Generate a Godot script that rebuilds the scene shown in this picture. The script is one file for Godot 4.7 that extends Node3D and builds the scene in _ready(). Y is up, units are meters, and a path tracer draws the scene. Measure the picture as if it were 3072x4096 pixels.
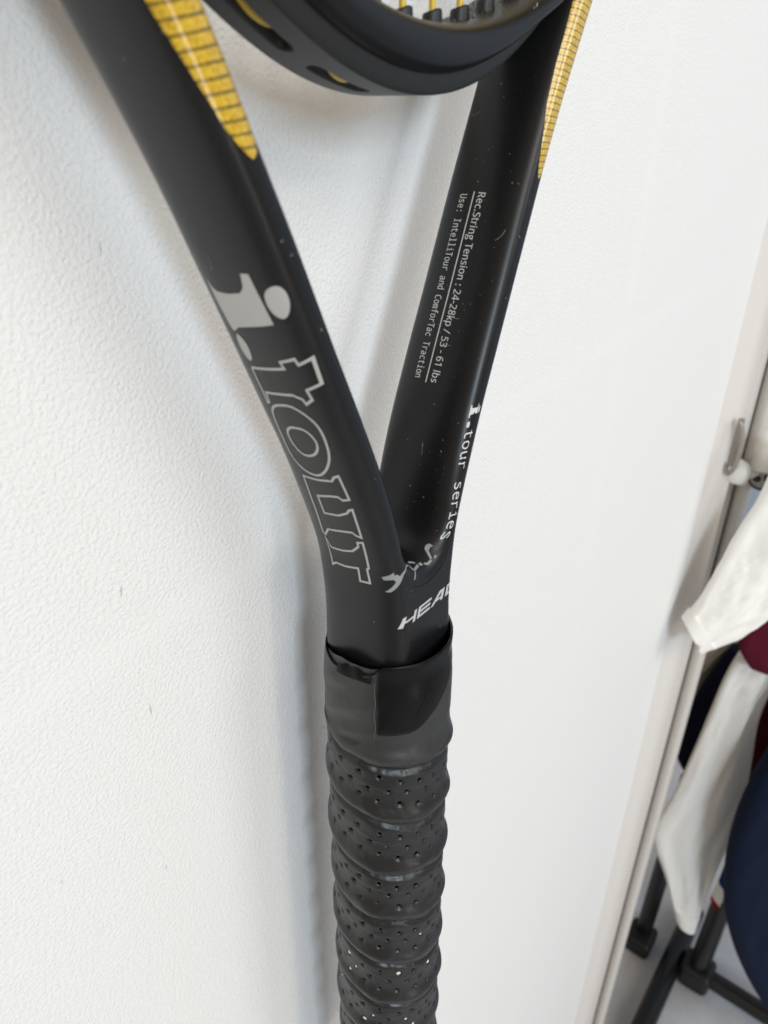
extends Node3D
# A tennis racket hung on a white plaster wall, seen close up; a doorway with a clothes rack beyond.
# Racket numbers are millimetres in the racket's own axes: x across, y up, z out of the string plane.

const MM := 0.001
const OUTER := [Vector2(12.6, -140), Vector2(12.7, -113), Vector2(13.0, -101), Vector2(14.1, -89), Vector2(16.4, -81), Vector2(19.8, -71.5), Vector2(23.8, -61), Vector2(28.2, -51), Vector2(34.4, -36.8), Vector2(40.3, -23.5), Vector2(45.4, -12), Vector2(50.2, -2.3), Vector2(54.6, 6.2), Vector2(62.0, 20), Vector2(71, 35), Vector2(84, 58), Vector2(101, 95), Vector2(116, 140), Vector2(125.5, 185), Vector2(127, 225), Vector2(121, 270), Vector2(104, 315), Vector2(73, 354), Vector2(37, 374), Vector2(0, 380)]
const INNER := [Vector2(0, -89.5), Vector2(3.6, -88.4), Vector2(6, -85), Vector2(7.6, -79), Vector2(9.8, -71.5), Vector2(12.6, -63.5), Vector2(16.2, -54.8), Vector2(20.2, -45.5), Vector2(24.2, -36.5), Vector2(28.3, -26.9), Vector2(32.8, -16.5), Vector2(37.6, -6), Vector2(41.2, 1.7), Vector2(44.9, 9.4), Vector2(52.2, 23), Vector2(61, 39.5), Vector2(73, 62), Vector2(89.5, 99), Vector2(104.5, 143), Vector2(114, 186), Vector2(115.5, 223), Vector2(110, 264), Vector2(94.5, 306), Vector2(66, 343), Vector2(33, 361.5), Vector2(0, 367)]
const GARMENTS := {
	"shirt_sleeve": [Vector3(0.417, 1.130, 0.050), Vector3(0.440, 1.116, 0.081), Vector3(0.415, 1.106, 0.048), Vector3(0.442, 1.084, 0.083), Vector3(0.412, 1.082, 0.045), Vector3(0.444, 1.050, 0.086), Vector3(0.408, 1.057, 0.039), Vector3(0.441, 1.017, 0.082), Vector3(0.404, 1.032, 0.034), Vector3(0.434, 0.987, 0.073), Vector3(0.400, 1.005, 0.029), Vector3(0.422, 0.964, 0.057), Vector3(0.394, 0.978, 0.021), Vector3(0.405, 0.949, 0.035)],
	"maroon": [Vector3(0.649, 0.929, 0.056), Vector3(0.687, 0.929, 0.104), Vector3(0.645, 0.905, 0.051), Vector3(0.686, 0.905, 0.103), Vector3(0.642, 0.879, 0.046), Vector3(0.686, 0.881, 0.102), Vector3(0.638, 0.853, 0.041), Vector3(0.686, 0.856, 0.102), Vector3(0.634, 0.827, 0.036), Vector3(0.690, 0.828, 0.108), Vector3(0.632, 0.799, 0.034), Vector3(0.694, 0.798, 0.113), Vector3(0.644, 0.768, 0.049), Vector3(0.698, 0.768, 0.119)],
	"long_shirt": [Vector3(0.678, 0.850, 0.060), Vector3(0.696, 0.850, 0.084), Vector3(0.664, 0.804, 0.042), Vector3(0.693, 0.793, 0.080), Vector3(0.653, 0.749, 0.029), Vector3(0.688, 0.734, 0.074), Vector3(0.649, 0.683, 0.023), Vector3(0.686, 0.669, 0.071), Vector3(0.645, 0.610, 0.018), Vector3(0.692, 0.593, 0.078), Vector3(0.639, 0.533, 0.011), Vector3(0.697, 0.512, 0.085), Vector3(0.632, 0.451, 0.001), Vector3(0.696, 0.426, 0.084), Vector3(0.653, 0.355, 0.028), Vector3(0.693, 0.335, 0.080), Vector3(0.675, 0.249, 0.057), Vector3(0.694, 0.232, 0.080)],
	"dark_red": [Vector3(0.748, 0.726, 0.052), Vector3(0.783, 0.726, 0.097), Vector3(0.751, 0.683, 0.057), Vector3(0.789, 0.683, 0.106), Vector3(0.755, 0.638, 0.061), Vector3(0.796, 0.638, 0.114), Vector3(0.759, 0.591, 0.066), Vector3(0.803, 0.590, 0.123), Vector3(0.763, 0.541, 0.072), Vector3(0.810, 0.541, 0.132), Vector3(0.768, 0.489, 0.079), Vector3(0.818, 0.488, 0.142), Vector3(0.774, 0.433, 0.086), Vector3(0.826, 0.433, 0.153)],
	"navy_front": [Vector3(0.644, 0.778, 0.114), Vector3(0.686, 0.778, 0.168), Vector3(0.637, 0.724, 0.105), Vector3(0.695, 0.719, 0.179), Vector3(0.629, 0.666, 0.095), Vector3(0.704, 0.655, 0.191), Vector3(0.624, 0.600, 0.088), Vector3(0.714, 0.586, 0.204), Vector3(0.624, 0.524, 0.089), Vector3(0.725, 0.512, 0.218), Vector3(0.631, 0.437, 0.098), Vector3(0.738, 0.430, 0.235), Vector3(0.647, 0.341, 0.119), Vector3(0.753, 0.341, 0.253), Vector3(0.674, 0.240, 0.153), Vector3(0.768, 0.244, 0.274), Vector3(0.709, 0.138, 0.198), Vector3(0.786, 0.137, 0.296)],
	"navy_back": [Vector3(0.846, 0.631, -0.001), Vector3(0.879, 0.631, 0.041), Vector3(0.838, 0.594, -0.011), Vector3(0.871, 0.593, 0.031), Vector3(0.830, 0.555, -0.021), Vector3(0.864, 0.552, 0.023), Vector3(0.825, 0.511, -0.028), Vector3(0.863, 0.504, 0.021), Vector3(0.823, 0.462, -0.030), Vector3(0.859, 0.456, 0.016), Vector3(0.825, 0.408, -0.027), Vector3(0.854, 0.407, 0.009), Vector3(0.842, 0.362, -0.006), Vector3(0.846, 0.359, -0.001)],
	"grey_sleeve": [Vector3(0.880, 0.666, -0.006), Vector3(0.913, 0.666, 0.036), Vector3(0.872, 0.641, -0.017), Vector3(0.901, 0.641, 0.021), Vector3(0.863, 0.615, -0.028), Vector3(0.889, 0.616, 0.005), Vector3(0.853, 0.590, -0.040), Vector3(0.882, 0.581, -0.003), Vector3(0.845, 0.562, -0.050), Vector3(0.875, 0.545, -0.013), Vector3(0.846, 0.524, -0.049), Vector3(0.866, 0.510, -0.024), Vector3(0.849, 0.484, -0.046), Vector3(0.854, 0.479, -0.039)],
	"green": [Vector3(0.774, 0.540, 0.102), Vector3(0.789, 0.540, 0.122), Vector3(0.766, 0.497, 0.092), Vector3(0.793, 0.482, 0.126), Vector3(0.763, 0.447, 0.087), Vector3(0.796, 0.421, 0.130), Vector3(0.762, 0.391, 0.086), Vector3(0.792, 0.362, 0.125), Vector3(0.763, 0.330, 0.088), Vector3(0.789, 0.300, 0.121), Vector3(0.763, 0.267, 0.087), Vector3(0.787, 0.232, 0.119), Vector3(0.760, 0.203, 0.084), Vector3(0.790, 0.155, 0.122)],
}

var M := {}
var outer := PackedVector2Array()
var inner := PackedVector2Array()
var rng := RandomNumberGenerator.new()
var racket: Node3D


func _ready() -> void:
	rng.seed = 7
	# ---- camera
	var cam := Camera3D.new()
	cam.name = "camera"
	cam.transform = Transform3D(Basis(Vector3(0.614105, -0.001692, 0.789222), Vector3(0.403911, 0.859787, -0.312445), Vector3(-0.678035, 0.510650, 0.528683)), Vector3(-0.119811, 1.356509, 0.126598))
	cam.near = 0.01
	cam.far = 20.0
	var att := CameraAttributesPhysical.new()
	att.frustum_focal_length = 18.0
	att.frustum_focus_distance = 0.205
	att.exposure_aperture = 15.0
	att.frustum_near = 0.01
	att.frustum_far = 20.0
	cam.attributes = att
	cam.fov = 67.3665
	add_child(cam)
	cam.fov = 67.3665
	# ---- surroundings and lamps
	var env := Environment.new()
	env.background_mode = Environment.BG_COLOR
	env.background_color = Color(0.745, 0.69, 0.615)
	env.background_energy_multiplier = 0.76
	env.tonemap_mode = Environment.TONE_MAPPER_LINEAR
	env.tonemap_exposure = 0.92
	env.sdfgi_enabled = true
	env.ssao_enabled = true
	env.ssil_enabled = true
	var we := WorldEnvironment.new()
	we.name = "surroundings"
	we.environment = env
	add_child(we)
	area("window_light", Vector3(-1.65, 2.20, 2.95), Vector3(0.1, 1.3, 0.0), Vector2(0.62, 0.75), Color(0.86, 0.935, 1.0), 5.7)
	area("ceiling_light", Vector3(-0.55, 2.95, 2.1), Vector3(0.1, 1.25, 0.0), Vector2(1.1, 1.1), Color(1.0, 0.965, 0.92), 2.6)
	area("door_light", Vector3(-0.35, 0.70, 1.79), Vector3(-0.05, 1.36, 0.04), Vector2(0.16, 0.42), Color(1.0, 0.98, 0.95), 0.3)
	area("hall_light", Vector3(0.62, 2.0, 1.75), Vector3(0.68, 0.6, 0.05), Vector2(0.7, 0.7), Color(0.93, 0.97, 1.0), 1.0)

	make_materials()
	build_room()
	outer = smooth_curve(OUTER, 1.0)
	inner = smooth_curve(INNER, 0.8)
	build_racket()
	build_doorway()
	build_rack()
	build_garments()


func area(called: String, at: Vector3, to: Vector3, size: Vector2, tint: Color, energy: float) -> void:
	var l := AreaLight3D.new()
	l.name = called
	l.area_size = size
	l.light_color = tint
	l.light_energy = energy
	l.area_range = 8.0
	l.area_attenuation = 2.0
	l.shadow_enabled = true
	l.area_normalize_energy = true
	add_child(l)
	l.look_at_from_position(at, to, Vector3.UP)


# ------------------------------------------------------------------ materials
func noise_tex(freq: float, w: int, h: int, octaves: int, s: int, normal := false, strength := 4.0, kind := FastNoiseLite.TYPE_SIMPLEX_SMOOTH) -> NoiseTexture2D:
	var n := FastNoiseLite.new()
	n.noise_type = kind
	n.frequency = freq
	n.fractal_octaves = octaves
	n.fractal_gain = 0.62
	n.seed = s
	var t := NoiseTexture2D.new()
	t.width = w
	t.height = h
	t.seamless = true
	t.noise = n
	t.as_normal_map = normal
	t.bump_strength = strength
	return t


func ramp(t: NoiseTexture2D, a: Color, b: Color, lo := 0.0, hi := 1.0) -> NoiseTexture2D:
	var g := Gradient.new()
	g.set_color(0, a)
	g.set_color(1, b)
	g.set_offset(0, lo)
	g.set_offset(1, hi)
	t.color_ramp = g
	return t


func mat(c: Color, rough := 0.6, spec := 0.5) -> StandardMaterial3D:
	var m := StandardMaterial3D.new()
	m.albedo_color = c
	m.roughness = rough
	m.metallic_specular = spec
	m.cull_mode = BaseMaterial3D.CULL_DISABLED
	return m


func triplanar(m: StandardMaterial3D, size: float) -> void:
	m.uv1_triplanar = true
	m.uv1_scale = Vector3.ONE / size


func make_materials() -> void:
	var w := mat(Color(0.93, 0.925, 0.915), 0.62, 0.4)
	w.normal_enabled = true
	w.normal_texture = noise_tex(0.055, 2048, 2048, 5, 11, true, 3.2, FastNoiseLite.TYPE_SIMPLEX)
	w.normal_scale = 0.95
	triplanar(w, 0.18)
	M.wall = w
	var f := mat(Color(0.82, 0.825, 0.84), 0.4)
	f.albedo_texture = ramp(noise_tex(0.01, 512, 512, 5, 3), Color(0.86, 0.86, 0.86), Color.WHITE)
	triplanar(f, 0.8)
	M.floor = f
	var b := mat(Color(0.70, 0.76, 0.84), 0.8)
	b.normal_enabled = true
	b.normal_texture = M.wall.normal_texture
	b.normal_scale = 1.0
	triplanar(b, 0.5)
	M.back = b
	var k := mat(Color(0.088, 0.090, 0.096), 0.37, 0.42)
	k.roughness_texture = ramp(noise_tex(0.02, 512, 512, 5, 5), Color(0.85, 0.85, 0.85), Color.WHITE)
	k.albedo_texture = ramp(noise_tex(0.05, 512, 512, 4, 8), Color(0.9, 0.9, 0.9), Color.WHITE)
	triplanar(k, 0.06)
	M.black = k
	M.grommet = mat(Color(0.10, 0.10, 0.10), 0.5)
	M.slot = mat(Color(0.03, 0.03, 0.03), 0.7)
	var gr := mat(Color(0.098, 0.097, 0.098), 0.42, 0.5)
	gr.normal_enabled = true
	gr.normal_texture = noise_tex(0.12, 512, 512, 3, 21, true, 3.0)
	gr.normal_scale = 0.25
	gr.roughness_texture = ramp(noise_tex(0.02, 512, 512, 5, 25), Color(0.8, 0.8, 0.8), Color.WHITE)
	triplanar(gr, 0.03)
	M.grip = gr
	var tp := mat(Color(0.175, 0.175, 0.174), 0.44, 0.5)
	tp.normal_enabled = true
	tp.normal_texture = noise_tex(0.006, 512, 512, 2, 33, true, 6.0)
	tp.normal_scale = 0.5
	triplanar(tp, 0.06)
	M.tape = tp
	var tq := tp.duplicate()
	tq.albedo_color = Color(0.045, 0.043, 0.049)
	tq.roughness = 0.34
	tq.metallic_specular = 0.3
	M.tape_patch = tq
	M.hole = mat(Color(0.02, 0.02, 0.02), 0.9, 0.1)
	M.lint = mat(Color(0.86, 0.84, 0.78), 0.9, 0.2)
	M.silver = mat(Color(0.70, 0.69, 0.67), 0.42, 0.5)
	M.chip = mat(Color(0.56, 0.57, 0.575), 0.7, 0.3)
	M.word = mat(Color(0.74, 0.74, 0.74), 0.5, 0.4)
	M.scuff = mat(Color(0.76, 0.75, 0.74), 0.9)
	M.crease = mat(Color(0.34, 0.34, 0.34), 0.6)
	M.print = mat(Color(0.82, 0.82, 0.81), 0.5, 0.4)
	M.dust = mat(Color(0.56, 0.545, 0.50), 1.0, 0.1)
	var s := mat(Color(0.86, 0.72, 0.20), 0.3, 0.5)
	M.string = s
	M.decal = decal_material(false)
	M.decal_far = decal_material(true)
	M.pink = mat(Color(0.80, 0.78, 0.765), 0.4)
	M.cove = mat(Color(0.86, 0.84, 0.82), 0.5)
	M.frame_white = mat(Color(0.79, 0.77, 0.74), 0.4)
	M.plastic = mat(Color(0.89, 0.885, 0.86), 0.35)
	var st := mat(Color(0.60, 0.57, 0.54), 0.4)
	st.metallic = 0.3
	M.steel = st
	M.rack = mat(Color(0.075, 0.072, 0.075), 0.35)
	M.rack_cap = mat(Color(0.06, 0.06, 0.062), 0.5)
	M.wood = mat(Color(0.82, 0.60, 0.28), 0.45)
	var cl := {"white_cloth": Color(0.95, 0.94, 0.92), "maroon_cloth": Color(0.36, 0.10, 0.17), "dark_red_cloth": Color(0.24, 0.035, 0.06), "navy_cloth": Color(0.095, 0.125, 0.205), "dark_navy_cloth": Color(0.075, 0.085, 0.15), "green_cloth": Color(0.03, 0.20, 0.19), "blue_cloth": Color(0.05, 0.15, 0.40), "red_cloth": Color(0.62, 0.07, 0.10), "grey_cloth": Color(0.66, 0.64, 0.61)}
	var weave := noise_tex(0.2, 256, 256, 2, 51, true, 2.0)
	for c in cl:
		var m := mat(cl[c], 0.95, 0.2)
		m.normal_enabled = true
		m.normal_texture = weave
		m.normal_scale = 0.4
		triplanar(m, 0.04)
		m.rim_enabled = true
		m.rim = 0.15
		M[c] = m


func decal_material(far: bool) -> StandardMaterial3D:
	# printed yellow sticker: gold flakes and dark cross lines, about 2 mm apart
	var w := 192
	var h := 1536
	var im := Image.create(w, h, false, Image.FORMAT_RGB8)
	var n := FastNoiseLite.new()
	n.frequency = 0.11
	n.fractal_octaves = 3
	n.seed = 4
	var n2 := FastNoiseLite.new()
	n2.frequency = 0.03
	n2.seed = 9
	var pitch := 1.58 if not far else 1.18
	for y in h:
		for x in w:
			var g := n.get_noise_2d(x, y) * 0.24 + n2.get_noise_2d(x, y) * 0.10
			var c := Color(0.80 + g * 0.7, 0.645 + g * 0.8, 0.12 + g * 0.5)
			var u := float(x) / w
			var v := float(y) / h * 96.0  # mm along
			var skew := (1.0 - u) * 1.1 if not far else (1.0 - u) * 1.1
			var ph := fposmod((v + skew + n2.get_noise_2d(x * 3, y * 3) * 0.10) / pitch, 1.0)
			var d := absf(ph - 0.5) * pitch
			var half := 0.12 if not far else 0.07
			var k := clampf((half + 0.09 - d) / 0.12, 0.0, 1.0) * (0.80 + n.get_noise_2d(x * 2, y * 2 + 500) * 0.3)
			if far and u > 0.74 and u < 0.93 and v > 12.0:
				var q := fposmod(v * 0.62 + u * 3.0, 1.0)
				if q < 0.55 and n2.get_noise_2d(x * 2 + 90, y * 1.2) > -0.25:
					k = maxf(k, 0.75)
			c = c.lerp(Color(0.25, 0.19, 0.05), clampf(k, 0, 1))
			im.set_pixel(x, y, c)
	var m := mat(Color.WHITE, 0.36, 0.5)
	m.albedo_texture = ImageTexture.create_from_image(im)
	m.texture_repeat = true
	m.clearcoat_enabled = true
	m.clearcoat = 1.0
	m.clearcoat_roughness = 0.12
	return m


# ------------------------------------------------------------------ mesh helpers
func add_mesh(called: String, mesh: Mesh, m: Material, parent: Node = self) -> MeshInstance3D:
	var o := MeshInstance3D.new()
	o.name = called
	o.mesh = mesh
	o.material_override = m
	o.cast_shadow = GeometryInstance3D.SHADOW_CASTING_SETTING_DOUBLE_SIDED
	parent.add_child(o, true)
	return o


func tag(o: Node, label: String, category: String, group := "") -> void:
	o.set_meta("label", label)
	o.set_meta("category", category)
	if group:
		o.set_meta("group", group)


func thing(called: String, label: String, category: String, at := Vector3.ZERO) -> Node3D:
	var o := Node3D.new()
	o.name = called
	o.position = at
	add_child(o, true)
	tag(o, label, category)
	return o


func from_arrays(v: PackedVector3Array, n: PackedVector3Array, idx: PackedInt32Array, uv := PackedVector2Array()) -> ArrayMesh:
	var a := []
	a.resize(Mesh.ARRAY_MAX)
	a[Mesh.ARRAY_VERTEX] = v
	a[Mesh.ARRAY_NORMAL] = n
	if uv.size():
		a[Mesh.ARRAY_TEX_UV] = uv
	a[Mesh.ARRAY_INDEX] = idx
	var m := ArrayMesh.new()
	m.add_surface_from_arrays(Mesh.PRIMITIVE_TRIANGLES, a)
	return m


# turns every triangle so that it faces the way of its normals
func facing(v: PackedVector3Array, n: PackedVector3Array, idx: PackedInt32Array) -> ArrayMesh:
	for i in range(0, idx.size(), 3):
		var g := (v[idx[i + 1]] - v[idx[i]]).cross(v[idx[i + 2]] - v[idx[i]])
		if g.dot(n[idx[i]]) > 0.0:
			var k := idx[i + 1]
			idx[i + 1] = idx[i + 2]
			idx[i + 2] = k
	return from_arrays(v, n, idx)


# rows of points -> smooth sheet; normals point to the side given by flip
func grid(rows: Array, closed := false, flip := false, uvs: Array = []) -> ArrayMesh:
	var nr := rows.size()
	var nc: int = rows[0].size()
	var v := PackedVector3Array()
	var n := PackedVector3Array()
	var uv := PackedVector2Array()
	var idx := PackedInt32Array()
	v.resize(nr * nc)
	n.resize(nr * nc)
	for i in nr:
		var row: PackedVector3Array = rows[i]
		for j in nc:
			v[i * nc + j] = row[j]
	for i in nr:
		for j in nc:
			var j0 := j - 1
			var j1 := j + 1
			if closed:
				j0 = (j0 + nc) % nc
				j1 = j1 % nc
			else:
				j0 = maxi(j0, 0)
				j1 = mini(j1, nc - 1)
			var du := v[i * nc + j1] - v[i * nc + j0]
			var dv := v[mini(i + 1, nr - 1) * nc + j] - v[maxi(i - 1, 0) * nc + j]
			var q := (du / maxf(du.length(), 1e-9)).cross(dv / maxf(dv.length(), 1e-9))
			q = q.normalized() if q.length() > 1e-6 else Vector3.UP
			n[i * nc + j] = -q if flip else q
	for i in nr - 1:
		for j in (nc if closed else nc - 1):
			var a := i * nc + j
			var b := i * nc + (j + 1) % nc
			var c := a + nc
			var d := b + nc
			if flip:
				idx.append_array(PackedInt32Array([a, b, c, b, d, c]))
			else:
				idx.append_array(PackedInt32Array([a, c, b, b, c, d]))
	if uvs.size():
		uv.resize(nr * nc)
		for i in nr:
			for j in nc:
				uv[i * nc + j] = uvs[i][j]
	return from_arrays(v, n, idx, uv)


func tube_mesh(pts: PackedVector3Array, r: float, sides := 10, caps := true) -> ArrayMesh:
	var rows := []
	var up := Vector3.UP
	var n := pts.size()
	for i in n:
		var t := (pts[mini(i + 1, n - 1)] - pts[maxi(i - 1, 0)]).normalized()
		if absf(t.dot(up)) > 0.95:
			up = Vector3.RIGHT if absf(t.x) < 0.9 else Vector3.FORWARD
		var a := t.cross(up).normalized()
		var b := a.cross(t).normalized()
		up = b
		var row := PackedVector3Array()
		for j in sides:
			var th := TAU * j / sides
			row.append(pts[i] + (a * cos(th) + b * sin(th)) * r)
		if caps and i == 0:
			var end := PackedVector3Array()
			for j in sides:
				end.append(pts[i].lerp(row[j], 0.02))
			rows.append(end)
		rows.append(row)
		if caps and i == n - 1:
			var end2 := PackedVector3Array()
			for j in sides:
				end2.append(pts[i].lerp(row[j], 0.02))
			rows.append(end2)
	return grid(rows, true, true)


# box with rounded edges, as a SurfaceTool-built mesh
func soft_box(size: Vector3, r: float) -> ArrayMesh:
	var st := SurfaceTool.new()
	st.begin(Mesh.PRIMITIVE_TRIANGLES)
	var h := size * 0.5
	var steps := [-1.0, -0.86, -0.55, 0.0, 0.55, 0.86, 1.0]
	var face := func(ax: int, sgn: float) -> void:
		var u := (ax + 1) % 3
		var w := (ax + 2) % 3
		var coords := []
		for axis in [u, w]:
			var l := PackedFloat32Array()
			for k in 4:
				l.append(-h[axis] + r * [0.0, 0.15, 0.5, 1.0][k])
			for k in 4:
				l.append(h[axis] - r * [1.0, 0.5, 0.15, 0.0][k])
			coords.append(l)
		var pt := func(a: float, b: float) -> Array:
			var p := Vector3.ZERO
			p[ax] = h[ax] * sgn
			p[u] = a
			p[w] = b
			var core := Vector3(clampf(p.x, -h.x + r, h.x - r), clampf(p.y, -h.y + r, h.y - r), clampf(p.z, -h.z + r, h.z - r))
			var d := (p - core).normalized()
			return [core + d * r, d]
		for i in 7:
			for j in 7:
				var q := [pt.call(coords[0][i], coords[1][j]), pt.call(coords[0][i + 1], coords[1][j]), pt.call(coords[0][i + 1], coords[1][j + 1]), pt.call(coords[0][i], coords[1][j + 1])]
				for k in ([0, 2, 1, 0, 3, 2] if sgn > 0 else [0, 1, 2, 0, 2, 3]):
					st.set_normal(q[k][1])
					st.add_vertex(q[k][0])
	for ax in 3:
		face.call(ax, 1.0)
		face.call(ax, -1.0)
	return st.commit()


func box(called: String, lo: Vector3, hi: Vector3, r: float, m: Material, parent: Node = self) -> MeshInstance3D:
	var o := add_mesh(called, soft_box(hi - lo, r), m, parent)
	o.position = (lo + hi) * 0.5
	return o


# Hermite curve through uneven knots, resampled every step mm (coarser far up)
func smooth_curve(knots: Array, step: float) -> PackedVector2Array:
	var n := knots.size()
	var t := PackedFloat32Array([0.0])
	for i in range(1, n):
		t.append(t[i - 1] + knots[i].distance_to(knots[i - 1]))
	var tan := []
	for i in n:
		if i == 0:
			tan.append(Vector2(1, 0) if absf(knots[0].x) < 0.01 else Vector2(0, 1))
		elif i == n - 1:
			tan.append(Vector2(-1, 0))
		else:
			tan.append((knots[i + 1] - knots[i - 1]) / (t[i + 1] - t[i - 1]))
	var out := PackedVector2Array()
	for i in n - 1:
		var l: float = t[i + 1] - t[i]
		var k := maxi(2, int(l / (step if knots[i].y < 70.0 else 4.0)))
		for j in k:
			var s := float(j) / k
			var a: Vector2 = knots[i]
			var b: Vector2 = knots[i + 1]
			var s2 := s * s
			var s3 := s2 * s
			out.append(a * (2 * s3 - 3 * s2 + 1) + tan[i] * l * (s3 - 2 * s2 + s) + b * (-2 * s3 + 3 * s2) + tan[i + 1] * l * (s3 - s2))
	out.append(knots[n - 1])
	for pass_ in 6:
		var c := out.duplicate()
		for i in range(1, out.size() - 1):
			if out[i].y < 75.0:
				c[i] = out[i] * 0.5 + (out[i - 1] + out[i + 1]) * 0.25
		out = c
	return out


# ------------------------------------------------------------------ racket surface
func half_depth(y: float) -> float:
	return lerpf(11.45, 10.0, clampf((y + 100.0) / 100.0, 0.0, 1.0)) + 0.7 * smoothstep(-95.0, -116.0, y)


func x_at(curve: PackedVector2Array, y: float) -> float:
	var lo := 0
	var hi := curve.size() - 1
	while hi - lo > 1:
		var mid := (lo + hi) / 2
		if curve[mid].y > y or curve[mid].y > 200.0:
			hi = mid
		else:
			lo = mid
	var a := curve[lo]
	var b := curve[hi]
	return lerpf(a.x, b.x, clampf((y - a.y) / maxf(b.y - a.y, 1e-4), 0.0, 1.0))


func slope_at(curve: PackedVector2Array, y: float) -> float:
	return (x_at(curve, y + 1.0) - x_at(curve, y - 1.0)) / 2.0


func inset_outer(p: Vector2) -> float:
	return lerpf(4.5, 5.6, smoothstep(-92.0, -106.0, p.y))


func inset_inner(nrm: Vector2) -> float:
	return lerpf(4.3, 6.2, smoothstep(0.45, 1.0, nrm.y))


const POWER := 2.3


func rim_profile(k: int, n: int) -> Array:   # [inset share, height share, outward normal share, z normal share]
	var th := -PI / 2 + PI * k / n
	var c := absf(cos(th))
	var s := absf(sin(th))
	return [1.0 - pow(c, 2.0 / POWER), signf(th) * pow(s, 2.0 / POWER), pow(c, 2.0 - 2.0 / POWER), signf(th) * pow(s, 2.0 - 2.0 / POWER)]


# outward normals of the material along a curve; side +1: the outer contour (right half), -1: the inner one
func curve_normals(c: PackedVector2Array, side: float) -> PackedVector2Array:
	var out := PackedVector2Array()
	for i in c.size():
		var t := (c[mini(i + 1, c.size() - 1)] - c[maxi(i - 1, 0)]).normalized()
		out.append(Vector2(t.y, -t.x) * side)
	out[c.size() - 1] = Vector2(0, 1) * side
	if absf(c[0].x) < 0.01:
		out[0] = Vector2(0, -1) * side
	return out


func frame_mesh() -> ArrayMesh:
	var v := PackedVector3Array()
	var nn := PackedVector3Array()
	var idx := PackedInt32Array()
	var np := 34
	var caps := []
	for which in 2:
		var c := outer if which == 0 else inner
		var nrm := curve_normals(c, 1.0 if which == 0 else -1.0)
		var rim := PackedVector2Array()
		for sx in [1.0, -1.0]:
			var base := v.size()
			for i in c.size():
				var a := inset_outer(c[i]) if which == 0 else inset_inner(nrm[i])
				var b := half_depth(c[i].y)
				for k in np + 1:
					var f := rim_profile(k, np)
					var q := c[i] - nrm[i] * (a * float(f[0]))
					if which == 1 and i < 3 or absf(c[i].x) < 0.01:
						q.x = maxf(q.x, 0.0)
					v.append(Vector3(q.x * sx, q.y, b * float(f[1])) * MM)
					var nv := Vector3(nrm[i].x * sx * float(f[2]) / a, nrm[i].y * float(f[2]) / a, float(f[3]) / b)
					nn.append(nv.normalized())
				if sx > 0:
					var r := c[i] - nrm[i] * a
					rim.append(r)
			for i in c.size() - 1:
				for k in np:
					var p := base + i * (np + 1) + k
					var q2 := p + np + 1
					if (sx > 0) == (which == 0):
						idx.append_array(PackedInt32Array([p, p + 1, q2, p + 1, q2 + 1, q2]))
					else:
						idx.append_array(PackedInt32Array([p, q2, p + 1, p + 1, q2, q2 + 1]))
		caps.append(rim)
	# flat faces between the two rims, front and back, right and left: a zip between the outer rim and the inner one
	var ra: PackedVector2Array = caps[0]
	var rb := PackedVector2Array()
	for y in range(int(ra[0].y), int(caps[1][0].y), 2):
		rb.append(Vector2(0, y))
	for q in caps[1]:
		rb.append(Vector2(maxf(q.x, 0.0), q.y))
	var tri := PackedInt32Array()
	var ia := 0
	var ib := 0
	while ia < ra.size() - 1 or ib < rb.size() - 1:
		var go_a := ib == rb.size() - 1 or (ia < ra.size() - 1 and ra[ia + 1].distance_to(rb[ib]) < ra[ia].distance_to(rb[ib + 1]))
		if go_a:
			tri.append_array(PackedInt32Array([ia, ia + 1, ra.size() + ib]))
			ia += 1
		else:
			tri.append_array(PackedInt32Array([ia, ra.size() + ib + 1, ra.size() + ib]))
			ib += 1
	var poly := ra.duplicate()
	poly.append_array(rb)
	for sz in [1.0, -1.0]:
		for sx in [1.0, -1.0]:
			var base := v.size()
			for q in poly:
				v.append(Vector3(q.x * sx, q.y, half_depth(q.y) * sz) * MM)
				nn.append(Vector3(0, 0, sz))
			for t in range(0, tri.size(), 3):
				var o := [tri[t], tri[t + 2], tri[t + 1]]
				if sx * sz < 0:
					o.reverse()
				idx.append_array(PackedInt32Array([base + o[0], base + o[1], base + o[2]]))
	return from_arrays(v, nn, idx)


# height of the front face over (x, y), and the surface normal
func front_at(x: float, y: float) -> Array:
	var ax := absf(x)
	var best := 1e9
	var bn := Vector2.ZERO
	var a := 5.0
	var on := Vector2(1, 0)
	for which in 2:
		var c := outer if which == 0 else inner
		var d := 1e9
		var at := -1
		for i in c.size():
			if absf(c[i].y - y) < 12.0:
				var e := (c[i] - Vector2(ax, y)).length_squared()
				if e < d:
					d = e
					at = i
		if at < 0:
			continue
		var t := (c[mini(at + 1, c.size() - 1)] - c[maxi(at - 1, 0)]).normalized()
		var nr := Vector2(t.y, -t.x) * (1.0 if which == 0 else -1.0)
		if which == 1 and at == 0:
			nr = Vector2(0, 1)
		var s := (c[at] - Vector2(ax, y)).dot(nr)
		var aa := inset_outer(c[at]) if which == 0 else inset_inner(nr)
		if s / aa < best:
			best = s / aa
			bn = nr
			a = aa
			on = c[at]
	var b := half_depth(y)
	var k := clampf(1.0 - best, 0.0, 0.995)
	var z := b * pow(1.0 - pow(k, POWER), 1.0 / POWER)
	var nx := pow(k, POWER - 1.0) / a
	var nz := pow(z / b, POWER - 1.0) / b
	var sg := 1.0 if x >= 0 else -1.0
	return [z, Vector3(bn.x * nx * sg, bn.y * nx, nz).normalized()]


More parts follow.
